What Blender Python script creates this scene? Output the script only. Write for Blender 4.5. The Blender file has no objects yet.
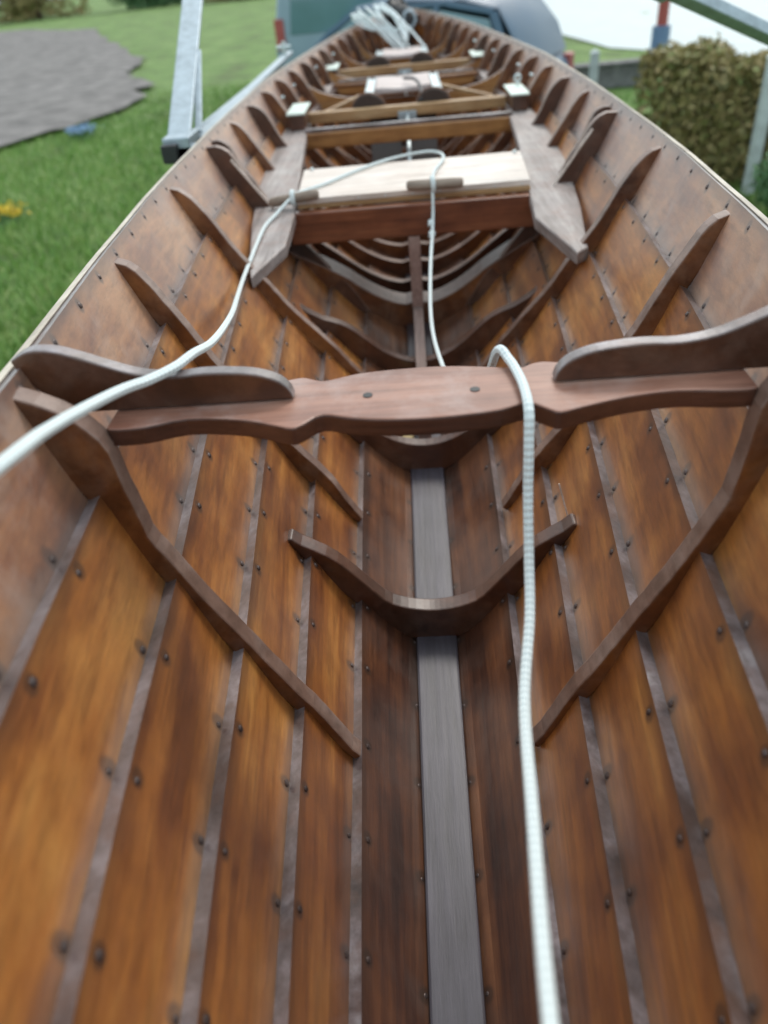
import bpy, bmesh, math, random
import numpy as np
from mathutils import Vector, Matrix
random.seed(7); rng = np.random.default_rng(7)
SC = bpy.context.scene; COL = SC.collection
H0 = 1.95                      # height of the eye above the ground; geometry below is given relative to the eye
def lin(a, b, t): return a + (b - a) * t

# ------------------------------------------------------------------ materials
def newmat(name):
    m = bpy.data.materials.new(name); m.use_nodes = True
    nt = m.node_tree; nt.nodes.clear()
    out = nt.nodes.new('ShaderNodeOutputMaterial'); b = nt.nodes.new('ShaderNodeBsdfPrincipled')
    nt.links.new(b.outputs[0], out.inputs[0]); return m, nt, b
def ramp(nt, fac, stops):
    r = nt.nodes.new('ShaderNodeValToRGB'); e = r.color_ramp.elements
    while len(e) > 1: e.remove(e[-1])
    e[0].position = stops[0][0]; e[0].color = (*stops[0][1], 1)
    for p, c in stops[1:]:
        k = e.new(p); k.color = (*c, 1)
    nt.links.new(fac, r.inputs[0]); return r.outputs[0]
def mapping(nt, sock, scale, rot=(0,0,0)):
    m = nt.nodes.new('ShaderNodeMapping'); m.inputs['Scale'].default_value = scale; m.inputs['Rotation'].default_value = rot
    nt.links.new(sock, m.inputs[0]); return m.outputs[0]
def noise(nt, vec, scale, detail=6, rough=.6, w=None, dist=0):
    n = nt.nodes.new('ShaderNodeTexNoise'); n.noise_dimensions = '4D' if w is not None else '3D'
    n.inputs['Scale'].default_value = scale; n.inputs['Detail'].default_value = detail; n.inputs['Roughness'].default_value = rough
    n.inputs['Distortion'].default_value = dist
    nt.links.new(vec, n.inputs['Vector'])
    if w is not None: nt.links.new(w, n.inputs['W'])
    return n.outputs[0]
def math_(nt, op, a, b=None, c=None):
    n = nt.nodes.new('ShaderNodeMath'); n.operation = op
    for i, v in enumerate((a, b, c)):
        if v is None: continue
        if isinstance(v, (int, float)): n.inputs[i].default_value = v
        else: nt.links.new(v, n.inputs[i])
    return n.outputs[0]
def mix(nt, fac, a, b, mode='MIX'):
    n = nt.nodes.new('ShaderNodeMix'); n.data_type = 'RGBA'; n.blend_type = mode
    for i, v in ((0, fac), (6, a), (7, b)):
        if isinstance(v, (int, float)): n.inputs[i].default_value = v
        elif isinstance(v, tuple): n.inputs[i].default_value = (*v, 1)
        else: nt.links.new(v, n.inputs[i])
    return n.outputs[2]
def bump(nt, b, h, strength, dist=.002):
    n = nt.nodes.new('ShaderNodeBump'); n.inputs['Strength'].default_value = strength; n.inputs['Distance'].default_value = dist
    nt.links.new(h, n.inputs['Height']); nt.links.new(n.outputs[0], b.inputs['Normal'])
def wood(name, stops, axis='Y', rough=.45, coat=.3, blotch=(.02,.01,.006), bl=.55, wear=None, wearamt=.0, nails=False, fine=1.0, sheen=.0, crough=.3):
    m, nt, b = newmat(name)
    tc = nt.nodes.new('ShaderNodeTexCoord'); oi = nt.nodes.new('ShaderNodeObjectInfo')
    w = math_(nt, 'MULTIPLY', oi.outputs['Random'], 37.0)
    sc = {'X': (1.5, 22, 22), 'Y': (22, 1.5, 22), 'Z': (22, 22, 1.5), 'A': (9, 9, 9)}[axis]
    v = mapping(nt, tc.outputs['Object'], tuple(s * fine for s in sc))
    g = noise(nt, v, 1.0, 9, .62, w, .6)
    v2 = mapping(nt, tc.outputs['Object'], tuple(s * fine * 5 for s in sc))
    g2 = noise(nt, v2, 1.0, 6, .7, w)
    big = noise(nt, tc.outputs['Object'], 6.5, 5, .6, w)
    f = math_(nt, 'ADD', math_(nt, 'MULTIPLY', g, .5), math_(nt, 'MULTIPLY', big, .5))
    col = ramp(nt, f, stops)
    fg = ramp(nt, g2, [(.36, (.62,.60,.58)), (.5, (.93,.93,.93)), (.62, (1.1,1.1,1.1))])
    col = mix(nt, .85, col, fg, 'MULTIPLY')
    st = noise(nt, mapping(nt, tc.outputs['Object'], tuple(s * .35 * fine for s in sc)), 1.0, 7, .65, w, 1.2)
    sf = ramp(nt, st, [(.52, (0,0,0)), (.66, (1,1,1))])
    col = mix(nt, math_(nt, 'MULTIPLY', sf, bl), col, blotch)
    rsock = None
    if wear:
        wn = noise(nt, tc.outputs['Object'], 14, 8, .7, w, .4)
        wf = math_(nt, 'MULTIPLY', ramp(nt, wn, [(.48, (0,0,0)), (.68, (1,1,1))]), wearamt)
        col = mix(nt, wf, col, wear); rsock = wf
    if nails:
        uv = nt.nodes.new('ShaderNodeSeparateXYZ'); nt.links.new(tc.outputs['UV'], uv.inputs[0])
        U, V = uv.outputs[0], uv.outputs[1]
        nr = noise(nt, tc.outputs['Object'], 6, 2, .5)
        Uj = U
        du = math_(nt, 'SUBTRACT', math_(nt, 'MODULO', math_(nt, 'ADD', Uj, 9.6), .12), .06)
        tot = None
        for vv in (.10, .90):
            dv = math_(nt, 'MULTIPLY', math_(nt, 'SUBTRACT', V, vv), .11)
            d = math_(nt, 'SQRT', math_(nt, 'ADD', math_(nt, 'MULTIPLY', du, du), math_(nt, 'MULTIPLY', dv, dv)))
            k = math_(nt, 'SUBTRACT', 1.0, math_(nt, 'SMOOTH_MIN', 1.0, math_(nt, 'DIVIDE', d, .010), .1))
            k = math_(nt, 'MAXIMUM', k, 0.0)
            tot = k if tot is None else math_(nt, 'ADD', tot, k)
        col = mix(nt, math_(nt, 'MINIMUM', math_(nt, 'MULTIPLY', tot, 1.5), .6), col, (.03,.02,.015))
        # painted seam shadow and contact dirt hugging the land of each strake
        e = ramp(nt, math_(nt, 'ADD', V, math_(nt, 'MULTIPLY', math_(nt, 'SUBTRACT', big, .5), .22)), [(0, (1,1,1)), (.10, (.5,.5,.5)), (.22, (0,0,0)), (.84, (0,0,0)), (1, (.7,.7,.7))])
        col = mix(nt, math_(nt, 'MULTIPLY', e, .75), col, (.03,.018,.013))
    nt.links.new(col, b.inputs['Base Color'])
    rr = math_(nt, 'ADD', math_(nt, 'MULTIPLY', g, .25), rough - .12)
    if rsock is not None: rr = math_(nt, 'ADD', rr, math_(nt, 'MULTIPLY', rsock, .25))
    nt.links.new(rr, b.inputs['Roughness'])
    b.inputs['Coat Weight'].default_value = coat; b.inputs['Coat Roughness'].default_value = crough
    b.inputs['Sheen Weight'].default_value = sheen; b.inputs['Sheen Roughness'].default_value = .45; b.inputs['Sheen Tint'].default_value = (.9,.93,1,1)
    bump(nt, b, math_(nt, 'ADD', g2, math_(nt, 'MULTIPLY', g, .8)), .55, .0014)
    return m
def plain(name, col, rough=.5, metal=0, var=.25, scale=8, coat=0, bmp=.15):
    m, nt, b = newmat(name)
    tc = nt.nodes.new('ShaderNodeTexCoord')
    n = noise(nt, tc.outputs['Object'], scale, 8, .65)
    c = ramp(nt, n, [(.3, tuple(x * (1 - var) for x in col)), (.7, tuple(min(1, x * (1 + var)) for x in col))])
    nt.links.new(c, b.inputs['Base Color'])
    nt.links.new(math_(nt, 'ADD', math_(nt, 'MULTIPLY', n, .2), rough - .1), b.inputs['Roughness'])
    b.inputs['Metallic'].default_value = metal; b.inputs['Coat Weight'].default_value = coat
    if bmp: bump(nt, b, n, bmp, .003)
    return m
M = {}
PK = [(.33,(.08,.024,.010)), (.43,(.23,.073,.018)), (.52,(.40,.148,.032)), (.64,(.60,.275,.068))]
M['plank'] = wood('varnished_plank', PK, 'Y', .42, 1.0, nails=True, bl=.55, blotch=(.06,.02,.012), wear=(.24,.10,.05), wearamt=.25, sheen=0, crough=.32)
M['garboard'] = wood('dark_bilge_plank', [(.37,(.03,.013,.009)), (.46,(.09,.034,.018)), (.55,(.17,.065,.028)), (.66,(.28,.125,.055))], 'Y', .42, .6, nails=True, bl=.7, blotch=(.03,.016,.012), wear=(.13,.09,.075), wearamt=.35, crough=.26)  # darker, greyer tones than the other strakes
M['plankup'] = wood('sky_sheen_plank', [(.35,(.11,.036,.017)), (.45,(.24,.09,.035)), (.54,(.37,.165,.065)), (.66,(.50,.27,.13))], 'Y', .5, 1.0, nails=True, bl=.45, blotch=(.08,.035,.02), wear=(.42,.32,.27), wearamt=.45, sheen=.25, crough=.42)  # paler tones and wear colour paint the sky's sheen on the top strake
M['land'] = wood('worn_sky_sheen_edge', [(.36,(.05,.035,.033)), (.48,(.14,.11,.11)), (.57,(.27,.235,.25)), (.68,(.50,.48,.50))], 'A', .34, .7, bl=.85, blotch=(.045,.022,.015), wear=(.14,.06,.03), wearamt=.6, fine=2.2)  # worn varnish; pale tones paint the sky's reflection on upward edges
M['rib'] = wood('dark_varnished_rib', [(.35,(.04,.012,.006)), (.5,(.14,.045,.013)), (.68,(.34,.135,.035))], 'A', .4, .4, bl=.55, wear=(.33,.2,.13), wearamt=.35)
M['ribdark'] = wood('very_dark_rib', [(.35,(.03,.012,.007)), (.55,(.085,.03,.014)), (.7,(.17,.07,.03))], 'A', .38, .4, bl=.6, wear=(.25,.17,.13), wearamt=.25)
M['ribedge'] = wood('pale_lit_rib_edge', [(.3,(.09,.045,.03)), (.5,(.21,.13,.10)), (.7,(.42,.33,.29))], 'A', .45, .2, bl=.4, blotch=(.08,.04,.03))  # paler than the rib faces: light on the inner edges put into the colour
M['grey'] = wood('weathered_grey_wood', [(.34,(.15,.12,.11)), (.5,(.31,.27,.26)), (.66,(.50,.47,.45))], 'Y', .5, .1, bl=.6, blotch=(.08,.05,.04), wear=(.30,.17,.13), wearamt=.4)
M['keelson'] = wood('scuffed_grey_keelson', [(.3,(.03,.025,.03)), (.5,(.06,.053,.068)), (.7,(.11,.10,.125))], 'Y', .45, .3, bl=.6, blotch=(.07,.045,.04))
M['batten'] = wood('worn_batten', [(.3,(.20,.11,.09)), (.5,(.36,.24,.21)), (.7,(.50,.40,.36))], 'Y', .45, .2, bl=.6)
M['yellow'] = wood('bare_yellow_wood', [(.3,(.30,.20,.08)), (.5,(.55,.42,.2)), (.7,(.66,.56,.32))], 'Y', .6, 0, bl=.7, blotch=(.08,.04,.02))
M['beam'] = wood('worn_pink_thwart', [(.32,(.08,.026,.016)), (.43,(.20,.078,.048)), (.55,(.33,.16,.11)), (.72,(.46,.29,.23))], 'X', .46, .3, bl=.7, blotch=(.075,.03,.02), wear=(.44,.36,.34), wearamt=.5)
M['beamedge'] = wood('thwart_edge', [(.35,(.03,.011,.007)), (.5,(.09,.032,.017)), (.7,(.19,.075,.038))], 'X', .42, .3, bl=.5)
M['mahog'] = wood('mahogany_beam', [(.35,(.09,.028,.016)), (.5,(.20,.065,.03)), (.7,(.30,.12,.055))], 'X', .36, .4, bl=.3)
M['orange'] = wood('orange_pine_beam', [(.35,(.22,.085,.025)), (.5,(.40,.19,.06)), (.7,(.55,.30,.11))], 'X', .42, .25, bl=.55, blotch=(.12,.045,.015))
M['tan'] = wood('tan_brace', [(.3,(.24,.12,.05)), (.5,(.40,.24,.11)), (.7,(.58,.42,.24))], 'X', .48, .1, bl=.4, blotch=(.2,.1,.04))
M['ply'] = wood('bleached_plywood', [(.3,(.52,.42,.35)), (.5,(.68,.60,.54)), (.7,(.78,.73,.69))], 'X', .5, .1, bl=.3, blotch=(.45,.33,.26))
M['toggle'] = wood('toggle_wood', [(.3,(.16,.12,.09)), (.5,(.30,.24,.19)), (.7,(.42,.36,.30))], 'X', .6, 0, bl=.4)
M['seat'] = wood('pale_seat', [(.3,(.42,.33,.31)), (.5,(.56,.47,.45)), (.7,(.66,.59,.57))], 'X', .5, .1, bl=.2)
M['rove'] = plain('tarnished_copper', (.11,.085,.08), .4, .6, .4, 90)
M['dark'] = plain('dark_leather', (.035,.022,.018), .5, 0, .4, 12)
M['steel'] = plain('galvanised_steel', (.36,.43,.48), .5, .55, .2, 30)
M['alu'] = plain('aluminium', (.62,.70,.72), .38, .6, .12, 30)
M['plate'] = plain('painted_plate', (.62,.72,.66), .45, .1, .12, 30)
M['black'] = plain('black_rubber', (.02,.022,.025), .5, 0, .3, 20)
M['outer'] = plain('outer_varnish', (.25,.09,.03), .35, 0, .3, 6, .4)
M['whiterope'] = plain('white_cordage', (.78,.85,.86), .7, 0, .15, 60, 0, .5)
def rope_mat():
    m, nt, b = newmat('braided_rope'); tc = nt.nodes.new('ShaderNodeTexCoord')
    s = nt.nodes.new('ShaderNodeSeparateXYZ'); nt.links.new(tc.outputs['UV'], s.inputs[0])
    a = math_(nt, 'ADD', math_(nt, 'MULTIPLY', s.outputs[0], 560.0), math_(nt, 'MULTIPLY', s.outputs[1], 6.2832 * 3))
    c = math_(nt, 'SUBTRACT', math_(nt, 'MULTIPLY', s.outputs[0], 560.0), math_(nt, 'MULTIPLY', s.outputs[1], 6.2832 * 3))
    h = math_(nt, 'MULTIPLY', math_(nt, 'SINE', a), math_(nt, 'SINE', c))
    h = math_(nt, 'ADD', math_(nt, 'MULTIPLY', h, .5), .5)
    n = noise(nt, tc.outputs['Object'], 22, 5, .6)
    col = mix(nt, h, (.62,.72,.73), (.80,.89,.90)); col = mix(nt, math_(nt, 'MULTIPLY', n, .25), col, (.50,.52,.50))
    nt.links.new(col, b.inputs['Base Color']); b.inputs['Roughness'].default_value = .75
    b.inputs['Sheen Weight'].default_value = .3
    bump(nt, b, h, .6, .002); return m
M['rope'] = rope_mat()
def grass_mat(name='meadow_ground'):
    m, nt, b = newmat(name); tc = nt.nodes.new('ShaderNodeTexCoord')
    n = noise(nt, tc.outputs['Object'], .9, 6, .65); n2 = noise(nt, tc.outputs['Object'], 9, 8, .75)
    c = ramp(nt, n, [(.33,(.09,.12,.04)), (.5,(.13,.24,.055)), (.66,(.20,.29,.10))])
    c = mix(nt, .8, c, ramp(nt, n2, [(.35,(.45,.5,.4)), (.65,(1.25,1.2,1.1))]), 'MULTIPLY')
    nt.links.new(c, b.inputs['Base Color']); b.inputs['Roughness'].default_value = .85; bump(nt, b, n2, .8, .05); return m
M['grass'] = grass_mat()
def leafmat(name, stops):
    m, nt, b = newmat(name); g = nt.nodes.new('ShaderNodeTexCoord'); oi = nt.nodes.new('ShaderNodeNewGeometry')
    n = noise(nt, g.outputs['Object'], 3.5, 4, .6)
    f = math_(nt, 'ADD', math_(nt, 'MULTIPLY', oi.outputs['Random Per Island'], .5), math_(nt, 'MULTIPLY', n, .5))
    nt.links.new(ramp(nt, f, stops), b.inputs['Base Color']); b.inputs['Roughness'].default_value = .6
    b.inputs['Subsurface Weight'].default_value = 0; return m
M['blade'] = leafmat('grass_blades', [(.2,(.08,.17,.04)), (.45,(.17,.34,.065)), (.65,(.27,.40,.11)), (.85,(.38,.40,.18))])
M['hedge'] = leafmat('brown_green_hedge', [(.2,(.13,.13,.05)), (.42,(.30,.26,.10)), (.6,(.38,.29,.13)), (.8,(.24,.30,.10))])
M['shrub'] = leafmat('green_leaves', [(.2,(.04,.10,.04)), (.5,(.08,.18,.07)), (.8,(.14,.28,.11))])
M['yflower'] = leafmat('yellow_petals', [(.2,(.6,.42,.03)), (.8,(.8,.62,.06))])
M['bflower'] = leafmat('pale_blue_petals', [(.2,(.25,.4,.6)), (.8,(.45,.6,.8))])
M['road'] = plain('pale_concrete', (.42,.50,.52), .5, 0, .12, 1.5)
M['stone'] = plain('dark_stone', (.14,.14,.14), .8, 0, .5, 6)
M['gravel'] = plain('grey_gravel', (.155,.145,.14), .9, 0, .6, 2.2, 0, .8)
M['carpaint'] = plain('blue_grey_paint', (.05,.11,.175), .5, 0, .06, 3, .1, 0)
M['glass'] = plain('tinted_glass', (.10,.21,.25), .08, 0, .1, 2, 1, 0)
M['red'] = plain('red_plastic', (.36,.08,.07), .4, 0, .15)
M['blue'] = plain('blue_paint', (.14,.22,.38), .45, 0, .15)
M['palepost'] = plain('pale_post', (.50,.56,.56), .6)
M['chrome'] = plain('hub_metal', (.5,.52,.55), .35, .8, .1)

# ------------------------------------------------------------------ object helpers
def tag(o, label=None, cat=None, group=None, kind=None):
    for k, v in (('label', label), ('category', cat), ('group', group), ('kind', kind)):
        if v: o[k] = v
    return o
def empty(name, loc, label, cat, group=None):
    o = bpy.data.objects.new(name, None); COL.objects.link(o)
    o.location = (loc[0], loc[1], loc[2] + H0); o.empty_display_size = .1
    o['_o'] = 0; del o['_o']
    ORG[o] = Vector(loc); return tag(o, label, cat, group)
ORG = {}
class MB:
    def __init__(s): s.v = []; s.f = []; s.mi = []; s.uv = {}
    def add(s, vs, fs, mi=0):
        b = len(s.v); s.v += [tuple(float(c) for c in v) for v in vs]
        for f in fs: s.f.append(tuple(b + i for i in f)); s.mi.append(mi)
        return b
    def box(s, x0, x1, y0, y1, z0, z1, mi=0, mat=None):
        vs = [(x, y, z) for x in (x0, x1) for y in (y0, y1) for z in (z0, z1)]
        if mat is not None: vs = [tuple(mat @ Vector(v)) for v in vs]
        s.add(vs, [(0,1,3,2), (4,6,7,5), (0,4,5,1), (2,3,7,6), (0,2,6,4), (1,5,7,3)], mi)
    def bar(s, a, b, w, h, up=(0,0,1), mi=0):
        a, b = Vector(a), Vector(b); d = (b - a); L = d.length; d.normalize(); u = Vector(up)
        x = d.cross(u).normalized(); u = x.cross(d)
        m = Matrix((x, d, u)).transposed().to_4x4(); m.translation = a
        s.box(-w/2, w/2, 0, L, -h/2, h/2, mi, m)
    def prism(s, poly, axis, a, b, mi=0, side=None):
        """poly: 2-D outline; extruded along axis from a to b"""
        n = len(poly)
        def P(p, t):
            return {'Z': (p[0], p[1], t), 'Y': (p[0], t, p[1]), 'X': (t, p[0], p[1])}[axis]
        vs = [P(p, a) for p in poly] + [P(p, b) for p in poly]
        s.add(vs, [tuple(range(n))[::-1], tuple(range(n, 2*n))], mi)
        base = len(s.v) - 2*n
        for i in range(n):
            j = (i + 1) % n; s.f.append((base+i, base+j, base+n+j, base+n+i)); s.mi.append(mi if side is None else side)
    def tube(s, pts, r, n=12, mi=0, caps=True):
        pts = [Vector(p) for p in pts]; R = r if hasattr(r, '__len__') else [r] * len(pts)
        up = Vector((0.13, 0.2, 1)); rings = []; u = 0; base = len(s.v); us = []
        t0 = (pts[1] - pts[0]).normalized(); nx = t0.cross(up).normalized()
        for i, p in enumerate(pts):
            t = (pts[min(i+1, len(pts)-1)] - pts[max(i-1, 0)]).normalized()
            nx = (nx - t * nx.dot(t)).normalized(); ny = t.cross(nx)
            if i: u += (p - pts[i-1]).length
            us.append(u)
            for k in range(n):
                a = 2*math.pi*k/n; s.v.append(tuple(p + (nx*math.cos(a) + ny*math.sin(a)) * R[i]))
        for i in range(len(pts)-1):
            for k in range(n):
                k2 = (k+1) % n; f = (base+i*n+k, base+i*n+k2, base+(i+1)*n+k2, base+(i+1)*n+k)
                s.uv[len(s.f)] = [(us[i], k/n), (us[i], (k+1)/n), (us[i+1], (k+1)/n), (us[i+1], k/n)]
                s.f.append(f); s.mi.append(mi)
        if caps:
            s.f.append(tuple(base+k for k in range(n))[::-1]); s.mi.append(mi)
            s.f.append(tuple(base+(len(pts)-1)*n+k for k in range(n))); s.mi.append(mi)
    def build(s, name, mats, parent=None, smooth=False, bev=0, label=None, seg=2):
        org = ORG.get(parent, Vector((0,0,0))) if parent is not None else None
        o_org = org if org is not None else s.origin()
        me = bpy.data.meshes.new(name); me.from_pydata([tuple(Vector(v) - o_org) for v in s.v], [], s.f)
        if not isinstance(mats, (list, tuple)): mats = [mats]
        for m in mats: me.materials.append(m)
        me.polygons.foreach_set('material_index', s.mi)
        if s.uv:
            L = me.uv_layers.new(name='UVMap')
            for pi, uvs in s.uv.items():
                p = me.polygons[pi]
                for k, li in enumerate(p.loop_indices): L.data[li].uv = uvs[k]
        bm = bmesh.new(); bm.from_mesh(me); bmesh.ops.recalc_face_normals(bm, faces=bm.faces); bm.to_mesh(me); bm.free()
        if smooth: me.polygons.foreach_set('use_smooth', [True] * len(me.polygons))
        me.update()
        o = bpy.data.objects.new(name, me); COL.objects.link(o)
        if parent is not None: o.parent = parent; ORG[o] = org
        else: o.location = (o_org.x, o_org.y, o_org.z + H0); ORG[o] = o_org
        if bev:
            md = o.modifiers.new('edge', 'BEVEL'); md.width = bev; md.segments = seg; md.limit_method = 'ANGLE'; md.angle_limit = math.radians(35)
        if label: o['label'] = label
        return o
    def origin(s):
        a = np.array(s.v); return Vector(((a[:,0].min()+a[:,0].max())/2, (a[:,1].min()+a[:,1].max())/2, a[:,2].min()))
def smooth_pts(pts, n=12):
    """Catmull-Rom through the points"""
    P = [Vector(p) for p in pts]; P = [P[0]*2-P[1]] + P + [P[-1]*2-P[-2]]; out = []
    for i in range(1, len(P)-2):
        for k in range(n):
            t = k/n; a, b, c, d = P[i-1], P[i], P[i+1], P[i+2]
            out.append(.5*((2*b) + (c-a)*t + (2*a-5*b+4*c-d)*t*t + (3*b-a-3*c+d)*t**3))
    out.append(P[-2]); return out

# ------------------------------------------------------------------ hull form
YW = [-.92,-.7,-.4,0,.3,.54,.65,.87,1.0,1.1,1.4,1.6,1.8,2.1,2.6,3.05,3.4,4.1,4.6,5.0,5.4,5.87,6.22,6.42]
WW = [.012,.08,.165,.258,.31,.343,.365,.403,.426,.437,.478,.497,.512,.531,.546,.552,.543,.485,.437,.378,.302,.193,.085,.012]
YZ = [-.92,0,.3,.6,1,1.5,2,3,4.5,5.5,6.42]; ZZ = [-.08,-.2,-.23,-.262,-.295,-.325,-.345,-.365,-.365,-.35,-.33]
YK = [-.92,-.75,-.4,0,5.2,5.9,6.25,6.42]; ZK = [-.55,-.72,-.82,-.85,-.85,-.80,-.68,-.5]
YP = [-.92,0,.6,1.45,1.8,2.2,3,4.2,5.2,6.42]; PP = [.85,.76,.72,.70,.64,.56,.5,.5,.62,.85]
def smooth_interp(xs, ys):
    g = np.linspace(xs[0], xs[-1], 800); v = np.interp(g, xs, ys); k = np.hanning(41); k /= k.sum()
    vp = np.concatenate([2*v[0]-v[1:21][::-1], v, 2*v[-1]-v[-21:-1][::-1]]); v2 = np.convolve(vp, k, 'valid')
    return lambda y: float(np.interp(y, g, v2))
W_, ZG, ZKf, PF = (smooth_interp(a, b) for a, b in ((YW, WW), (YZ, ZZ), (YK, ZK), (YP, PP)))
UU = np.linspace(0, 1, 160) ** 2
_sec = {}
def section(Y):
    k = round(Y, 4)
    if k not in _sec:
        w, zg, zk, p = max(W_(Y), .008), ZG(Y), ZKf(Y), PF(Y); kx = min(.022, w*.6)
        X = kx + (w - kx) * UU ** p; Z = zk + (zg - zk) * UU
        d = np.hypot(np.diff(X), np.diff(Z)); L = np.concatenate([[0], np.cumsum(d)]); _sec[k] = (X, Z, L / L[-1], L[-1])
    return _sec[k]
def hull(Y, s, off=0, side=1):
    """a point at girth fraction s of the section at Y, moved off metres to the inside"""
    X, Z, L, T = section(Y)
    x, z = np.interp(s, L, X), np.interp(s, L, Z); e = .01
    dx = np.interp(min(s+e, 1), L, X) - np.interp(max(s-e, 0), L, X); dz = np.interp(min(s+e, 1), L, Z) - np.interp(max(s-e, 0), L, Z)
    n = math.hypot(dx, dz); return Vector((side * (x - dz/n*off), Y, z + dx/n*off))
def s_at_z(Y, z):
    X, Z, L, T = section(Y); return float(np.interp(z, Z, L))

BOAT = empty('rowing_boat', (0, 2.4, -.9), 'long varnished clinker rowing boat seen from one end, with a white rope lying in it', 'rowing boat')
SB = [0, .19, .35, .51, .67, .83, 1.0]; T = .0145
YS = list(np.arange(-.92, 6.43, .06)) + [6.42]
for side in (-1, 1):
    for k in range(6):
        a, b = SB[k], SB[k+1]; mb = MB(); nv = 5; rows = []
        for Y in YS:
            tt = min(T, W_(Y) * .25)
            inner = [hull(Y, lin(a, b, v/nv) if v else max(a - .015, 0), tt * v/nv, side) for v in range(nv+1)]
            outer = [hull(Y, lin(a, b, v/nv) if v else max(a - .015, 0), tt * v/nv - tt*.95, side) for v in range(nv+1)]
            rows.append((inner, outer))
        n = nv + 1; Wd = .11
        vs = []
        for inn, out in rows: vs += inn + out[::-1]
        base = mb.add(vs, []); R = 2*n
        for i in range(len(rows)-1):
            for j in range(R):
                j2 = (j+1) % R; f = (base+i*R+j, base+i*R+j2, base+(i+1)*R+j2, base+(i+1)*R+j)
                v0 = j/nv if j <= nv else (R-1-j)/nv; v1 = j2/nv if j2 <= nv else (R-1-j2)/nv
                if j == R-1: v1 = 0
                mb.uv[len(mb.f)] = [(YS[i], v0), (YS[i], v1), (YS[i+1], v1), (YS[i+1], v0)]
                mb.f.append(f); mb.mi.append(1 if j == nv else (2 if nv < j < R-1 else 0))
        mb.f.append(tuple(base+j for j in range(R))); mb.mi.append(0)
        mb.f.append(tuple(base+(len(rows)-1)*R+j for j in range(R))); mb.mi.append(0)
        for q in range(-5, 50):                        # clenched copper fastenings along both lands
            for vv in (.10, .90):
                Y = q*.12 + .06
                if Y > 6.1: continue
                sf = lin(max(a - .015, 0), lin(a, b, 1/nv), vv*nv) if vv < .2 else lin(a, b, vv)
                tt = min(T, W_(Y) * .25); p = hull(Y, sf, tt*vv, side); p2 = hull(Y, sf, tt*vv + .01, side); nn = (p2 - p).normalized(); jr = .0034*(.85 + .3*rng.random())
                tv = nn.cross(Vector((0, 1, 0))).normalized(); yo = Vector((0, (rng.random()-.5)*.006, 0)); R1 = []
                for rr, hh in ((jr, -.0005), (jr*.95, .0010), (jr*.45, .0018)):
                    R1 += [p + yo + nn*hh + (Vector((0, 1, 0))*math.cos(t*math.pi/4) + tv*math.sin(t*math.pi/4))*rr for t in range(8)]
                bb = mb.add(R1, [])
                for lv in (0, 8):
                    for t in range(8): mb.f.append((bb+lv+t, bb+lv+(t+1)%8, bb+lv+8+(t+1)%8, bb+lv+8+t)); mb.mi.append(3)
                mb.f.append(tuple(bb+16+t for t in range(8))); mb.mi.append(3); mb.f.append(tuple(bb+t for t in range(8))); mb.mi.append(3)
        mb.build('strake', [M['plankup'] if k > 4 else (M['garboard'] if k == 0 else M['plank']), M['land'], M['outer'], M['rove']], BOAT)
    # gunwale rubbing strip along the sheer
    mb = MB(); vs = []; ys = YS[1:-1]
    for Y in ys:
        c = hull(Y, 1.0, 0, side); t = hull(Y, 1, .001, side)
        vs += [c + Vector((-.004*side, 0, .004)), c + Vector((.004*side, 0, .004)), c + Vector((.0065*side, 0, -.012)), c + Vector((.005*side, 0, -.02)), c + Vector((.0035*side, 0, -.012))]
    base = mb.add(vs, [])
    for i in range(len(ys)-1):
        for j in range(5):
            j2 = (j+1) % 5; mb.f.append((base+i*5+j, base+i*5+j2, base+(i+1)*5+j2, base+(i+1)*5+j)); mb.mi.append(0)
    mb.f.append(tuple(base+j for j in range(5))); mb.mi.append(0); mb.f.append(tuple(base+(len(ys)-1)*5+j for j in range(5))); mb.mi.append(0)
    mb.build('gunwale', wood('gunwale_varnish', [(.3,(.30,.24,.18)), (.5,(.50,.44,.36)), (.7,(.66,.62,.52))], 'Y', .5, .1, bl=.35) if side == -1 else bpy.data.materials['gunwale_varnish'], BOAT, bev=.002)

# keel, keelson, batten
def strip(name, mat, y0, y1, hw, zt, th, label=None, x=0, step=.08, bev=.003):
    mb = MB(); ys = list(np.arange(y0, y1, step)) + [y1]; vs = []
    for Y in ys:
        z = zt(Y) if callable(zt) else zt; h = hw(Y) if callable(hw) else hw
        vs += [(x-h, Y, z), (x+h, Y, z), (x+h, Y, z-th), (x-h, Y, z-th)]
    b = mb.add(vs, [])
    for i in range(len(ys)-1):
        for j in range(4): mb.f.append((b+i*4+j, b+i*4+(j+1)%4, b+i*4+4+(j+1)%4, b+i*4+4+j)); mb.mi.append(0)
    mb.f.append((b, b+1, b+2, b+3)); mb.mi.append(0); e = b+4*(len(ys)-1); mb.f.append((e, e+1, e+2, e+3)); mb.mi.append(0)
    return mb.build(name, mat, BOAT, bev=bev, label=label)
strip('keelson', M['keelson'], -.7, 5.9, lambda Y: .026 + .006*min(max(Y, 0), 1.2), lambda Y: ZKf(Y) + .012, .012, 'flat scuffed grey keelson plank')
strip('keel', M['outer'], -.9, 6.2, .016, lambda Y: ZKf(Y) - .004, .06)
strip('batten', M['batten'], 1.30, 2.9, .013, -.778, .03, 'narrow worn batten laid over the floor timbers')
strip('batten', M['yellow'], 1.33, 1.62, .012, -.815, .02, 'strip of bare yellowish wood', x=-.036)
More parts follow.
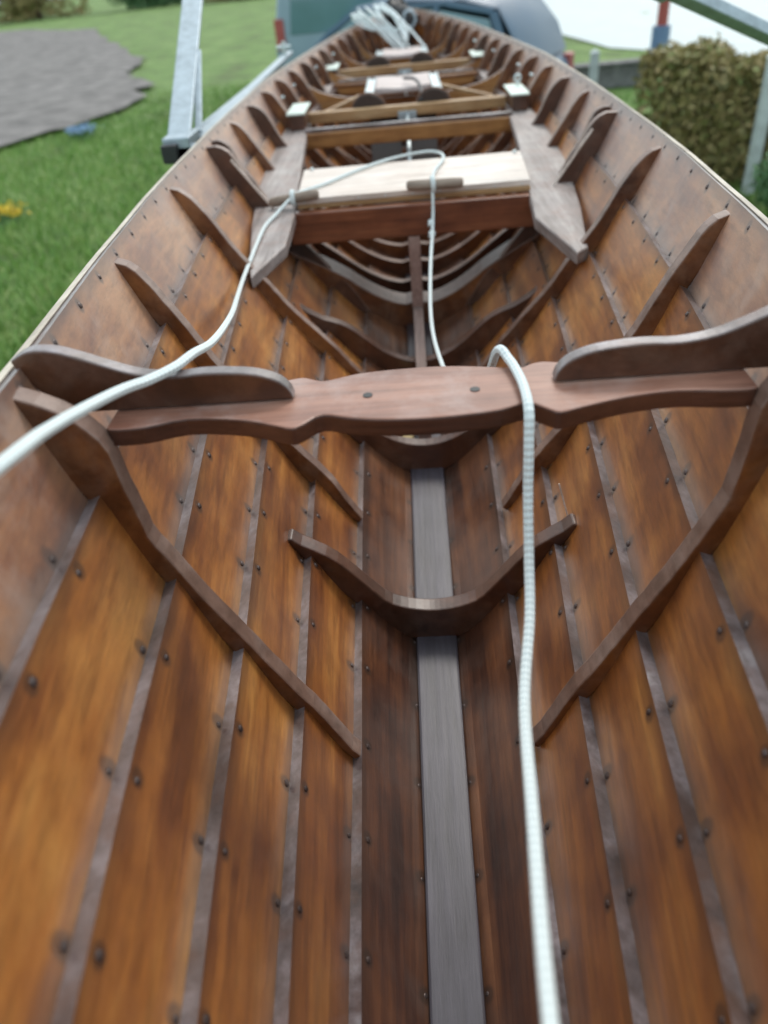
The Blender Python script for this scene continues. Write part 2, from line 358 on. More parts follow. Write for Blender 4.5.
for (Y, nm) in ((6.41, 'stem'), (-.91, 'sternpost')):
    mb = MB(); sgn = 1 if Y > 0 else -1; zt = ZG(Y) + .05; zb = ZKf(Y) - .05
    mb.prism([(Y - .05*sgn, zb + .02), (Y + .035*sgn, zb), (Y + .06*sgn, zt), (Y - .015*sgn, zt)], 'X', -.018, .018)
    mb.build(nm, M['rib'], BOAT, bev=.004)

# ribs ------------------------------------------------------
def rib(Y, s0, s1, side, dep=.036, th=.022, mat='rib', lean=0, name='rib', head=True, big=False):
    mb = MB(); N = 44; inn, out = [], []
    for i in range(N+1):
        t = i/N; s = lin(s0, s1, t)
        up = 1 - t; d = dep * (1.0 + .10 * math.exp(-((t-.88)/.10)**2))
        d *= min(1, (t/.18)) ** .8 * .93 + .07
        if head and t > .91: d *= max(.05, (max(0, 1 - ((t-.91)/.09)**2))**.5)
        if big: d = dep * (.30 + .70 * min(1, max(0, (t-.70)/.17))) * min(1, (t/.2))**.8 * (1 if t < .84 else max(.002, (1 - ((t-.84)/.16)**2))**.75)
        d *= 1 + .05*math.sin(t*23 + Y*9)
        sw = (rng.random()-.5)*.001
        yy = Y + lean*(t-.5)
        inn.append(hull(yy, s, max(d, .004) + T*.6 + sw, side)); out.append(hull(yy, s, .003, side))
    pl = out + inn[::-1]; n = len(pl)
    vs = [p + Vector((0, -th/2, 0)) for p in pl] + [p + Vector((0, th/2, 0)) for p in pl]
    b = mb.add(vs, [])
    for k in (0, n):                                  # two faces as quads strips
        for i in range(N):
            q = (b+k+i, b+k+i+1, b+k+n-2-i, b+k+n-1-i); mb.f.append(q); mb.mi.append(0)
    for i in range(n):
        j = (i+1) % n; mb.f.append((b+i, b+j, b+n+j, b+n+i)); mb.mi.append(1 if i > N else 0)
    return mb.build(name, [M[mat], M['ribedge']], BOAT, bev=.0022)
SIDES = [(-.45, 'rib'), (.0, 'rib'), (.528, 'rib'), (1.0, 'rib'), (1.53, 'rib'), (2.0, 'ribdark'), (2.09, 'ribdark'), (2.42, 'rib'), (2.76, 'ribdark'), (3.10, 'rib'), (3.4, 'rib'),
         (3.68, 'rib'), (3.95, 'ribdark'), (4.2, 'rib'), (4.45, 'ribdark'), (4.7, 'rib'), (4.93, 'rib'), (5.15, 'ribdark'), (5.36, 'rib'), (5.56, 'rib'), (5.76, 'rib')]
for Y, mt in SIDES:
    for side in (-1, 1):
        if 2.05 < Y < 2.12 or Y < 1.2 or True:
            dep = .046 if abs(Y-.528) < .01 else .023 if Y < 1.2 else .025 if Y < 2.5 else .036
            s0 = (.175 if side < 0 else .205) if Y < 1.3 else .17; s1 = .978 if abs(Y-.528) > .01 else .988
            if abs(Y-2.09) < .01: s0, dep = .5, .03
            if abs(Y-2.0) < .01: dep = .04
            if Y > 2.2: s0 = .16
            rib(Y, s0, s1, side, dep, .022, mt, lean=.04 if 1.9 < Y < 2.2 else 0, big=abs(Y-.528) < .01)
def floor_timber(Y, s1, dep=.036, th=.026, mat='ribdark'):
    mb = MB(); inn, out = [], []; N = 16
    seq = [(-1, i/N) for i in range(N, 0, -1)] + [(0, 0)] + [(1, i/N) for i in range(1, N+1)]
    for sd, t in seq:
        d = dep * (1 + .25*(1-t)**2) * (1 if t < .55 else max(.1, 1 - ((t-.55)/.45)**1.6))
        if sd == 0: inn.append(Vector((0, Y, ZKf(Y) + .015 + d))); out.append(Vector((0, Y, ZKf(Y) + .006)))
        else:
            p = hull(Y, max(t*s1, .001), d + T*.5, sd)
            if t < .85 and Y < 1.9:                                # fair the throat of the V into a curve
                k = min(1, (.85 - t)/.5); k = k*k*(3-2*k); x = abs(p.x); floor_z = hull(Y, max(t*s1, .001), T + .004, sd).z
                p = Vector((p.x, Y, max(floor_z, lin(p.z, ZKf(Y) + .015 + dep*1.25 + 4.2*x*x, k))))
            inn.append(p); out.append(hull(Y, max(t*s1, .001), .003, sd))
    pl = out + inn[::-1]; n = len(pl); K = len(seq)-1
    b = mb.add([p + Vector((0, -th/2, 0)) for p in pl] + [p + Vector((0, th/2, 0)) for p in pl], [])
    for k in (0, n):
        for i in range(K): mb.f.append((b+k+i, b+k+i+1, b+k+n-2-i, b+k+n-1-i)); mb.mi.append(0)
    for i in range(n):
        j = (i+1) % n; mb.f.append((b+i, b+j, b+n+j, b+n+i)); mb.mi.append(1 if i > K else 0)
    return mb.build('floor_timber', [M[mat], M['ribdark'] if Y < 1.8 else M['ribedge']], BOAT, bev=.0025)
for Y, s1, mt in [(-.2,.4,'rib'), (.80,.41,'ribdark'), (1.26,.43,'ribdark'), (1.66,.47,'ribdark'), (2.02,.55,'rib'), (2.22,.58,'ribdark'), (2.40,.6,'rib'), (2.57,.6,'rib'), (2.73,.6,'rib'), (2.89,.6,'rib'),
                  (3.05,.6,'rib'), (3.22,.6,'rib'), (3.5,.6,'rib'), (3.8,.6,'rib'), (4.1,.6,'rib'), (4.4,.6,'rib'), (4.75,.55,'rib'), (5.1,.5,'rib'), (5.5,.45,'rib')]:
    floor_timber(Y, s1, .05 if abs(Y-2.02) < .01 else .042 if Y < 1.5 else .033, .085 if abs(Y-2.02) < .01 else .026, mt)
# split pin slivers (white splinters) left on the planks
mb = MB(); p = hull(.80, .41, .02, 1); mb.tube([p + Vector((0, 0, .0)), p + Vector((-.012, .012, .045))], .0012, 6); mb.build('splinter', M['ply'], BOAT)

# risers: thin lengthwise battens the benches stand on
for side in (-1, 1):
    mb = MB(); vs = []; ys = list(np.arange(1.85, 5.3, .08))
    for Y in ys:
        s = s_at_z(Y, -.55)
        for s2, o in ((s, .012), (s, .045), (s+.03, .045), (s+.03, .012)): vs.append(hull(Y, s2, o if o > .02 else .014, side))
    b = mb.add(vs, [])
    for i in range(len(ys)-1):
        for j in range(4): mb.f.append((b+i*4+j, b+i*4+(j+1)%4, b+i*4+4+(j+1)%4, b+i*4+4+j)); mb.mi.append(0)
    mb.f += [(b, b+1, b+2, b+3), (b+4*len(ys)-4, b+4*len(ys)-3, b+4*len(ys)-2, b+4*len(ys)-1)]; mb.mi += [0, 0]
    mb.build('riser', M['land'], BOAT, bev=.002)

# near thwart with its two hanging knees ---------------------
FR = [(-.268,.545),(-.265,.533),(-.235,.533),(-.2,.543),(-.155,.536),(-.125,.524),(-.108,.516),(-.098,.522),(-.084,.535),(-.06,.527),(-.03,.521),(.005,.519),(.035,.521),(.062,.525),(.084,.533),(.098,.522),(.108,.515),(.128,.522),(.165,.533),(.205,.538),(.24,.533),(.265,.533),(.268,.545)]
BK = [(.268,.598),(.2,.6),(.13,.602),(.108,.606),(.096,.603),(.085,.597),(.06,.603),(.03,.609),(.005,.611),(-.03,.610),(-.06,.606),(-.085,.597),(-.096,.6),(-.108,.606),(-.13,.602),(-.2,.6),(-.268,.598)]
def densify(p, n=4, closed=False):
    q = smooth_pts([(a[0], a[1], 0) for a in p], n); return [(v.x, v.y) for v in q]
mb = MB(); mb.prism(densify(FR, 3) + densify(BK, 3), 'Z', -.317, -.300, 0, 1)
TH = mb.build('thwart', [M['beam'], M['beamedge']], BOAT, bev=.0025, label='shaped narrow thwart with a bellied middle across the near end')
for x, y in ((-.047,.563), (.044,.561)):
    mb = MB(); mb.tube([(x, y, -.3005), (x, y, -.2993)], .0042, 14); mb.build('plug_hole', M['black'], TH)
for side in (-1, 1):
    top = [(.110,-.2985),(.114,-.288),(.124,-.279),(.145,-.272),(.18,-.269),(.21,-.270),(.238,-.266),(.262,-.257),(.285,-.247),(.305,-.240),(.325,-.239),(.342,-.246)]
    top = densify(top, 4)
    bot = [(.338,-.262),(.318,-.285),(.292,-.2985),(.2,-.2985)]
    mb = MB(); mb.prism([(side*x, z) for x, z in top + bot], 'Y', .562, .577, 0, 1)
    mb.build('knee', [M['ribdark'], M['land']], TH, bev=.0025)

# long side benches with cut ends, and their short continuations
def slab(name, poly, z0, z1, mat, bev=.004, label=None, parent=None):
    mb = MB(); mb.prism(poly, 'Z', z0, z1); return mb.build(name, mat, parent or BOAT, bev=bev, label=label)
for side in (-1, 1):
    if side == -1: pl = [(-.333,1.47),(-.285,1.66),(-.292,1.90),(-.335,2.5),(-.378,3.10),(-.462,3.12),(-.455,2.7),(-.43,2.2),(-.392,1.85),(-.345,1.52)]
    else: pl = [(.318,1.47),(.345,1.50),(.385,1.78),(.43,2.2),(.455,2.7),(.455,3.12),(.372,3.10),(.335,2.5),(.288,1.92),(.272,1.72)]
    slab('side_bench', pl, -.527, -.50, M['grey'])
    slab('side_bench', [(side*.37,3.14),(side*.455,3.14),(side*.45,3.45),(side*.40,3.45)], -.527, -.50, M['grey'])
    slab('side_bench', [(side*.36,3.93),(side*.44,3.95),(side*.415,4.42),(side*.35,4.42)], -.527, -.50, M['grey'])
    slab('side_bench', [(side*.33,4.43),(side*.41,4.43),(side*.40,4.62),(side*.33,4.62)], -.527, -.50, M['grey'])
    slab('side_bench', [(side*.25,5.15),(side*.315,5.15),(side*.285,5.5),(side*.22,5.5)], -.527, -.50, M['grey'])
# cox seat board and the mahogany beam under its edge
SEAT = slab('seat_board', [(-.29,1.955),(.295,1.965),(.312,2.285),(-.303,2.275)], -.492, -.478, M['ply'], .0015, 'bleached plywood seat board')
for i in range(9):
    mb = MB(); x = -.27 + i*.068; mb.tube([(x, 1.953, -.485), (x, 1.9505, -.485)], .0022, 8); mb.build('screw', M['alu'], SEAT)
for x, y in ((-.278,2.26), (.294,2.268), (-.278,1.975)): 
    mb = MB(); mb.tube([(x, y, -.4785), (x, y, -.472)], .006, 12); mb.build('bolt', M['alu'], SEAT)
mb = MB(); mb.box(-.312, .312, 1.925, 1.955, -.582, -.505); mb.build('seat_beam', M['mahog'], BOAT, bev=.003)
mb = MB(); mb.box(-.29, .295, 1.958, 1.985, -.504, -.4925); mb.build('seat_cleat', M['tan'], BOAT, bev=.002)
mb = MB(); mb.box(-.31, .31, 2.24, 2.265, -.54, -.4935); mb.build('seat_beam', M['mahog'], BOAT, bev=.003)
strip('seat_support', M['batten'], 1.93, 1.955, .015, -.583, .19)

# rowing stations
def station(Y0, k, knees):
    xo = .385 * k; dz = 0
    bar_y = Y0 + .19
    mb = MB(); mb.box(-xo - .005, xo - .01, bar_y, bar_y + .04, -.507, -.470)
    bar = mb.build('brace_bar', M['tan'], BOAT, bev=.003)
    mb = MB(); mb.box(-xo, xo, Y0 - .03, Y0 + .01, -.553, -.503)
    cb = mb.build('cross_beam', M['orange'], BOAT, bev=.004)
    mb = MB(); mb.box(-xo + .01, xo - .01, Y0 - .018, Y0 + .006, -.5025, -.490); mb.build('top_strip', M['land'], cb, bev=.002)
    for s in (-1, 1):
        mb = MB(); a, b = (s*(xo - .012), s*(xo + .055)); a, b = min(a, b), max(a, b)
        mb.box(a, b, Y0 + .03, Y0 + .27, -.449, -.442)
        pl = mb.build('clamp_plate', M['plate'], BOAT, bev=.0015)
        mb = MB(); mb.box(a + .008, b - .004, Y0 + .04, Y0 + .26, -.4985, -.4495); mb.build('clamp_block', M['ribdark'], pl, bev=.003)
        if s == 1 and Y0 < 3.5:
            mb = MB(); c = Vector((s*(xo+.035), Y0 + .22, -.425)); mb.tube([c + Vector((0, 0, -.018)), c + Vector((0, 0, -.004))], .004, 10)
            mb.tube([c + Vector((.011*math.cos(t), 0, .008 + .011*math.sin(t))) for t in np.linspace(0, 2*math.pi, 21)], .004, 8); mb.build('eye_bolt', M['alu'], pl, smooth=True)
        # heel disc of the footrest, seen above the bar
        cx = s*.125*k - .022; pts = [(cx + .066*math.cos(t), -.488 + .06*math.sin(t)) for t in np.linspace(-.35, math.pi + .35, 26)]
        mb = MB(); mb.prism(pts, 'Y', bar_y + .045, bar_y + .068); mb.build('foot_disc', M['dark'], BOAT, bev=.003)
        rim = MB(); rim.tube([(cx + .068*math.cos(t), bar_y + .057, -.488 + .062*math.sin(t)) for t in np.linspace(-.3, math.pi + .3, 30)], .0035, 8); rim.build('disc_rim', M['rib'], bpy.data.objects[-1] if False else BOAT, smooth=True)
        # sliding-seat rail
        mb = MB(); x = s*.138*k - .012; mb.box(x - .018, x + .018, bar_y + .09, bar_y + .72*k, -.468, -.460); mb.box(x - .018, x - .013, bar_y + .09, bar_y + .72*k, -.460, -.452); mb.box(x + .013, x + .018, bar_y + .09, bar_y + .72*k, -.460, -.452)
        mb.build('seat_rail', M['alu'], BOAT, bev=.001)
        # rail bearer
        mb = MB(); mb.box(x - .012, x + .012, bar_y + .06, bar_y + .75*k, -.50, -.4705); mb.build('rail_bearer', M['grey'], BOAT, bev=.002)
    # inclined footboard between the discs
    for s in (-1, 1):
        mb = MB(); x = s*.068 - .006
        mb.bar((x - .012, bar_y + .045, -.50), (x - .012, bar_y - .22, -.79), .118, .016, (0, 1, 0)); mb.build('footboard', M['dark'], BOAT, bev=.003)
    mb = MB(); mb.tube([(.0, bar_y + .02, -.49), (.0, Y0 - .045, -.60), (.0, Y0 - .16, -.72)], .007, 10); mb.build('adjuster_rod', M['alu'], BOAT, smooth=True)
    mb = MB(); mb.box(-.035, .035, bar_y - .012, bar_y - .002, -.53, -.489); mb.build('bracket', M['steel'], BOAT, bev=.002)
    # sliding seat
    y0 = bar_y + .33*k
    xs = np.linspace(-.117*k - .012, .117*k - .012, 17); up = [(x, -.450 - .003*math.cos((x+.012)/.117*math.pi)) for x in xs]
    mb = MB(); mb.prism([(x, z) for x, z in up] + [(x, -.472) for x in xs[::-1]], 'Y', y0, y0 + .36*k); mb.build('sliding_seat', M['seat'], BOAT, bev=.006, seg=3)
    # thwart board, and its knees curving up to the gunwale
    for ky in knees:
        w = abs(hull(ky, .8).x); mb = MB(); wi = s_at_z(ky, -.53); hw = hull(ky, wi, .03).x
        mb.box(-hw, hw, ky - .012, ky + .012, -.595, -.512); tb = mb.build('thwart_board', M['orange'], BOAT, bev=.003)
        for s in (-1, 1):
            top = []; zt = ZG(ky) - .02; xo2 = abs(hull(ky, .955, .02).x)
            for t in np.linspace(0, 1, 18):
                x = lin(.17*k, xo2, t); zz = -.508 + (zt + .508) * (max(0, (t-.02)/.98)) ** 3.2 + .012*math.sin(t*math.pi); top.append((s*x, zz))
            outer = [hull(ky, q, .006, s) for q in np.linspace(.95, wi, 12)]; outer = [(p.x, p.z) for p in outer]
            mb = MB(); mb.prism(top + outer + [(s*hw, -.512), (s*.17*k, -.5115)], 'Y', ky - .011, ky + .011, 0, 1); mb.build('knee', [M['orange'], M['ribedge']], tb, bev=.002)
station(2.98, 1.0, (3.70, 4.27))
station(4.22, .90, (4.82, 5.3))
# loose dark strap over the first footrest
mb = MB(); mb.tube(smooth_pts([(-.005,3.62,-.435),(.035,3.5,-.425),(.055,3.4,-.435),(.06,3.3,-.45),(.055,3.2,-.462)], 8), .006, 8); mb.build('strap', M['black'], BOAT, smooth=True)
mb = MB()
mb.tube([(-.36, 4.12, -.505), (.36, 4.12, -.505)], .008, 8); mb.build('cross_rod', M['rib'], BOAT, smooth=True)
mb = MB(); mb.bar((-.345,3.30,-.497),(-.19,3.50,-.470),.016,.012); mb.build('loose_slat', M['tan'], BOAT, bev=.002)
mb = MB(); mb.bar((.345,3.38,-.497),(.14,3.62,-.470),.016,.012); mb.build('loose_slat', M['tan'], BOAT, bev=.002)
# small breasthooks in the two ends
for y0, y1 in ((6.05, 6.38), (-.88, -.62)):
    ys = np.linspace(y0, y1, 8); mb = MB()
    e = [(hull(y, .97, .005).x, y) for y in ys]
    mb.prism(e + [(-x, y) for x, y in e[::-1]], 'Z', ZG(y0) - .045, ZG(y0) - .02); mb.build('breasthook', M['rib'], BOAT, bev=.003)
# bolts on rib heads
for Y, x in ((3.1,.0), (3.4,0), (3.95,0), (4.45,0)):
    for s in (-1, 1):
        mb = MB(); p = hull(Y, .90, .06, s); mb.tube([p, p + Vector((-s*.012, 0, .004))], .005, 8); mb.build('bolt', M['alu'], BOAT)
# thin pale strips along the doubled ribs
for s in (-1, 1):
    mb = MB(); mb.bar(hull(1.975, .90, .052, s), hull(1.975, .56, .052, s), .004, .005); mb.build('pale_edge_strip', M['ply'], BOAT)

# ------------------------------------------------------------------ outrigger bars (beside the boat)
RIG = MB(); RIG.bar((-.625,2.33,-.385), (-.60,2.36,-.345), .05, .06); 
RG = empty('outrigger', (-.66, 2.4, -.42), 'grey metal outrigger folded outside the left gunwale, one flat arm standing up', 'outrigger')
mb = MB(); mb.bar((-.665,2.36,-.385), (-.70,3.35,.12), .016, .066, (1, .2, 0)); mb.build('upright_arm', M['steel'], RG, bev=.003)
mb = MB(); mb.bar((-.625,2.44,-.385), (-.645,2.72,-.20), .010, .022, (1, .2, 0)); mb.build('inner_arm', M['steel'], RG, bev=.003)
mb = MB(); mb.bar((-.625,2.42,-.400), (-.625,4.75,-.400), .040, .018); mb.bar((-.655,2.42,-.405), (-.655,4.6,-.43), .012, .035); mb.build('rail', M['steel'], RG, bev=.002)
mb = MB(); mb.box(-.70,-.545,2.30,2.345,-.432,-.395); mb.box(-.70,-.62,2.30,2.44,-.44,-.372); mb.build('bracket', M['steel'], RG, bev=.004)
mb = MB(); mb.box(-.70,-.655,2.27,2.2995,-.432,-.385); mb.build('end_cap', M['black'], RG, bev=.003)
mb = MB(); mb.tube([(-.625,4.55,-.39),(-.625,4.55,-.33)], .010, 10); mb.tube([(-.66,4.55,-.355),(-.59,4.55,-.355)], .009, 10); mb.build('pin', M['alu'], RG)
RG2 = empty('metal_boom', (1.95, 3.1, -H0), 'long grey metal bar sloping high above the hedge on its stand', 'metal bar')
mb = MB(); mb.bar((.20,2.23,.075), (2.1,3.18,-.70), .045, .036, (0, .5, 1)); mb.build('bar', M['steel'], RG2, bev=.004)
mb = MB(); mb.bar((.56,2.41,-.075), (.74,2.5,-.148), .056, .05, (0, .5, 1)); mb.build('sleeve', M['steel'], RG2, bev=.004)
for q in (-.25, .25):
    mb = MB(); mb.bar((1.95, 3.1, -.66), (1.95 + q, 3.1 + q*.6, -H0), .04, .04); mb.build('leg', M['steel'], RG2, bev=.003)
mb = MB(); mb.bar((1.95, 3.1, -.66), (2.1, 2.7, -H0), .04, .04); mb.build('leg', M['steel'], RG2, bev=.003)

# ------------------------------------------------------------------ steering rope with two wooden toggles
ROPE = empty('steering_rope', (0, 1.2, -.6), 'white braided rope running over the plywood seat and the near thwart, with two wooden toggles', 'rope')
r = .0041
path1 = [(-.37,-.08,-.50),(-.345,-.05,-.33),(-.315,0,-.205),(-.27,.12,-.19),(-.225,.32,-.199),(-.232,.40,-.220),(-.228,.49,-.245),(-.218,.535,-.258),(-.207,.57,-.2645),(-.203,.61,-.272),(-.212,.70,-.302),(-.240,.86,-.352),
         (-.277,1.06,-.410),(-.318,1.27,-.465),(-.339,1.42,-.489),(-.346,1.54,-.4935),(-.350,1.68,-.4935),(-.350,1.80,-.4935),(-.335,1.89,-.492),(-.298,1.955,-.470),(-.285,2.0,-.4725),(-.225,2.07,-.4725),(-.16,2.17,-.4725),(-.08,2.27,-.4725),(.0,2.33,-.4725),(.06,2.345,-.4725),(.092,2.30,-.4725),(.09,2.22,-.4725),(.066,2.12,-.4725),(.055,2.02,-.470),(.053,1.965,-.468),(.052,1.938,-.482),
         (.05,1.915,-.53),(.045,1.86,-.56),(.034,1.7,-.585),(.026,1.5,-.612),(.03,1.35,-.618),(.045,1.1,-.575),(.052,.95,-.53),(.060,.78,-.44),(.064,.67,-.35),(.070,.625,-.296),(.077,.60,-.2935),(.081,.575,-.2935),(.083,.545,-.2935),(.0825,.515,-.2965),(.0815,.502,-.318),(.080,.485,-.36),(.078,.455,-.40),(.073,.41,-.42),(.060,.34,-.432),(.052,.25,-.42),(.042,.13,-.395),(.036,0,-.35),(.06,-.15,-.27),(.14,-.3,-.165),(.2,-.38,-.135),(.25,-.40,-.2),(.26,-.40,-.45)]
mb = MB(); mb.tube(smooth_pts(path1, 10), r, 14); mb.build('line', M['rope'], ROPE, smooth=True)
for a, b, knot in (((-.362,1.975,-.486), (-.232,1.945,-.466), (-.298,1.958,-.475)), ((-.012,1.952,-.466), (.128,1.938,-.466), (.054,1.945,-.466))):
    a, b = Vector(a), Vector(b); d = (b-a)
    mb = MB(); q = [a + d*t for t in (0, .01, .04, .2, .5, .8, .96, .99, 1)]
    mb.tube(q, [.005, .009, .0115, .0125, .0122, .0125, .0115, .009, .005], 16); tg = mb.build('toggle', M['toggle'], ROPE, smooth=True)
    mb = MB(); c = Vector(knot)
    mb.tube([c + Vector((.004*(t/6.28-1), .0165*math.cos(t), .0165*math.sin(t))) for t in np.linspace(0, 12.5, 40)], .0042, 8); mb.build('knot', M['rope'], tg, smooth=True)
mb = MB()
for y, z in ((1.90,-.545), (1.86,-.56)): mb.tube([(.045, y+.004, z+.004), (.043, y-.006, z-.008)], .008, 10)
mb.build('knot', M['rope'], ROPE, smooth=True)

# hank of white rope in the far end
HK = MB()
for i in range(12):
    t = i/11; a = Vector((lin(-.31, -.11, t) + rng.normal()*.008, 5.35 + rng.normal()*.06, lin(-.29, -.245, t) + rng.normal()*.008))
    b = Vector((lin(-.10, .05, t) + rng.normal()*.02, 5.15 + rng.normal()*.07, lin(-.45, -.40, t) + rng.normal()*.012))
    if i % 3 == 0: b.x += .06; b.z -= .02
    m_ = (a+b)/2 + Vector((rng.normal()*.01, 0, .012)); tip = (b-a).normalized()
    q = [a, m_, b, b + tip*.02 + Vector((.006,0,-.012)), b + Vector((.012,0,-.016)), m_ + Vector((.012,.02,-.014)), a + Vector((.012,.02,-.012))]
    HK.tube(smooth_pts(q, 5), .0062, 8)
for k in range(3): HK.tube(smooth_pts([(-.30+.03*k,5.37,-.31),(-.22+.03*k,5.30,-.355),(-.13+.03*k,5.25,-.375),(-.03+.03*k,5.2,-.37)], 6), .006, 8)
tag(HK.build('rope_hank', M['whiterope'], None, smooth=True), 'tangled hank of stiff white rope piled in the far end of the boat', 'rope hank')
# black bag and shackle near the hank
mb = MB(); P = []
for i in range(9):
    for j in range(16):
        a, c = math.pi*i/8, 2*math.pi*j/16; P.append((-.035 + .085*math.sin(a)*math.cos(c)*(1+.1*math.sin(3*c)), 5.72 + .12*math.sin(a)*math.sin(c), -.325 + .075*math.cos(a)*(1+.1*math.cos(2*c))))
fs = [(i*16+j, i*16+(j+1)%16, (i+1)*16+(j+1)%16, (i+1)*16+j) for i in range(8) for j in range(16)]
mb.add(P, fs); mb.tube(smooth_pts([(-.09,5.7,-.27),(-.06,5.68,-.235),(-.01,5.68,-.235),(.02,5.7,-.27)], 6), .008, 8)
tag(mb.build('bag', M['black'], None, smooth=True), 'small black bag lying behind the white rope hank', 'bag')
RGO = empty('pulley_block', (.045, 5.35, -.40), 'dark blue-grey pulley block hanging beside the white rope hank', 'pulley')
mb = MB(); mb.tube([(.045 + .034*math.cos(t), 5.33, -.335 + .042*math.sin(t)) for t in np.linspace(0, 2*math.pi, 25)], .010, 10); mb.build('ring', M['steel'], RGO, smooth=True)
mb = MB(); mb.prism([(.045 + .022*math.cos(t), -.335 + .030*math.sin(t)) for t in np.linspace(0, 2*math.pi, 19)[:-1]], 'Y', 5.32, 5.34); mb.build('sheave', M['black'], RGO, bev=.002)
mb = MB(); mb.tube(smooth_pts([(.04,5.34,-.375),(.02,5.3,-.42),(.0,5.27,-.47),(-.005,5.26,-.50)], 6), .008, 8); mb.build('tail', M['whiterope'], RGO, smooth=True)

# ------------------------------------------------------------------ trestles carrying the boat
for i, Y in enumerate((1.2, 4.6)):
    t = empty('trestle', (0, Y, -H0), ('wooden trestle under the near half of the boat' if i == 0 else 'wooden trestle under the far half of the boat'), 'trestle', 'boat trestles')
    mb = MB(); mb.box(-.45, .45, Y-.04, Y+.04, -.995, -.915); mb.build('beam', M['tan'], t, bev=.004)
    for s in (-1, 1):
        for q in (-1, 1):
            mb = MB(); mb.bar((s*.38, Y + q*.05, -.93), (s*.46, Y + q*.28, -H0), .06, .04); mb.build('leg', M['tan'], t, bev=.003)
        mb = MB(); mb.box(s*.16-.03, s*.16+.03, Y-.035, Y+.035, -.9148, -.86); mb.build('chock', M['black'], t)

# ------------------------------------------------------------------ ground, road, gravel, grass
def gz(x, y): return -H0 + .05*math.sin(x*.7 + 1)*math.sin(y*.5) * min(1, max(0, (abs(x)-1)/4))
mb = MB(); gx = list(np.linspace(-60, 60, 61)); gy = list(np.linspace(-30, 160, 96)); vs = [(x, y, gz(x, y)) for y in gy for x in gx]
mb.add(vs, [(j*61+i, j*61+i+1, (j+1)*61+i+1, (j+1)*61+i) for j in range(95) for i in range(60)])
g = mb.build('ground', M['grass'], None, smooth=True); tag(g, 'green grass field around the boat', None, None, 'structure')
def sheet(name, poly, dz, mat, lab):
    bm = bmesh.new(); vsl = [bm.verts.new((x, y, 0)) for x, y in poly]; bm.faces.new(vsl)
    bmesh.ops.triangulate(bm, faces=bm.faces); 
    for _ in range(3): bmesh.ops.subdivide_edges(bm, edges=bm.edges, cuts=1, use_grid_fill=True)
    me = bpy.data.meshes.new(name)
    for v in bm.verts: v.co.z = -.0 + gz(v.co.x, v.co.y) + H0 + dz
    bm.to_mesh(me); bm.free(); me.materials.append(mat); o = bpy.data.objects.new(name, me); COL.objects.link(o); tag(o, lab, None, None, 'structure'); return o
sheet('road', [(3.2,26),(3.8,20.5),(4.2,17.8),(5.5,16.2),(6.2,14.2),(20,11),(60,10),(60,150),(14,150),(6.3,60)], .03, M['road'], 'pale concrete road beyond the hedge')
gp = [(-6.4,11.6),(-5.9,12.4),(-5.4,13.8),(-5.2,15.8),(-5.5,18.6),(-6.5,20),(-7.7,25),(-11,33),(-15,43),(-22,50),(-45,56),(-40,10),(-16,8.5),(-8,10.3)]
_q = []
for i in range(len(gp)):
    a, b = gp[i], gp[(i+1) % len(gp)]; L_ = math.hypot(b[0]-a[0], b[1]-a[1]); m_ = max(1, min(10, int(L_/.45)))
    for k in range(m_):
        t = k/m_; _q.append((lin(a[0], b[0], t) + rng.normal()*.11, lin(a[1], b[1], t) + rng.normal()*.16))
gp = _q
sheet('gravel_path', gp, .09, M['gravel'], 'grey gravel path in the grass')
# grass blades
def blades(n, region, h, name, label, mat):
    V = []; F = []
    for i in range(n):
        x, y = region()
        if y > 17 and x > 2: continue
        z = gz(x, y); hh = h*(.5 + rng.random()); a = rng.random()*6.28; w = .006 + .007*rng.random(); lx, ly = rng.normal()*.35*hh, rng.normal()*.35*hh
        b = len(V); V += [(x - w*math.cos(a), y - w*math.sin(a), z), (x + w*math.cos(a), y + w*math.sin(a), z), (x + lx*.5 + w*.6*math.cos(a), y + ly*.5 + w*.6*math.sin(a), z + hh*.6), (x + lx, y + ly, z + hh)]
        F += [(b, b+1, b+2), (b, b+2, b+3)]
    mb = MB(); mb.add(V, F); o = mb.build(name, mat); return tag(o, label, None, None, 'stuff')
def inpoly(x, y, P):
    c = False; j = len(P)-1
    for i in range(len(P)):
        if (P[i][1] > y) != (P[j][1] > y) and x < (P[j][0]-P[i][0])*(y-P[i][1])/(P[j][1]-P[i][1]) + P[i][0]: c = not c
        j = i
    return c
def regL():
    while True:
        y = 1.5 + 16*rng.random()**1.2; x = -(.3 + rng.random()*(.62*y + 1.5))
        if not inpoly(x, y, gp): return x, y
def regR():
    y = 2 + 10.5*rng.random(); return .7 + rng.random()*(.5*y + .6), y
blades(42000, regL, .085, 'grass', 'short green grass growing left of the boat', M['blade'])
blades(16000, regR, .08, 'grass', 'short green grass growing right of the boat', M['blade'])

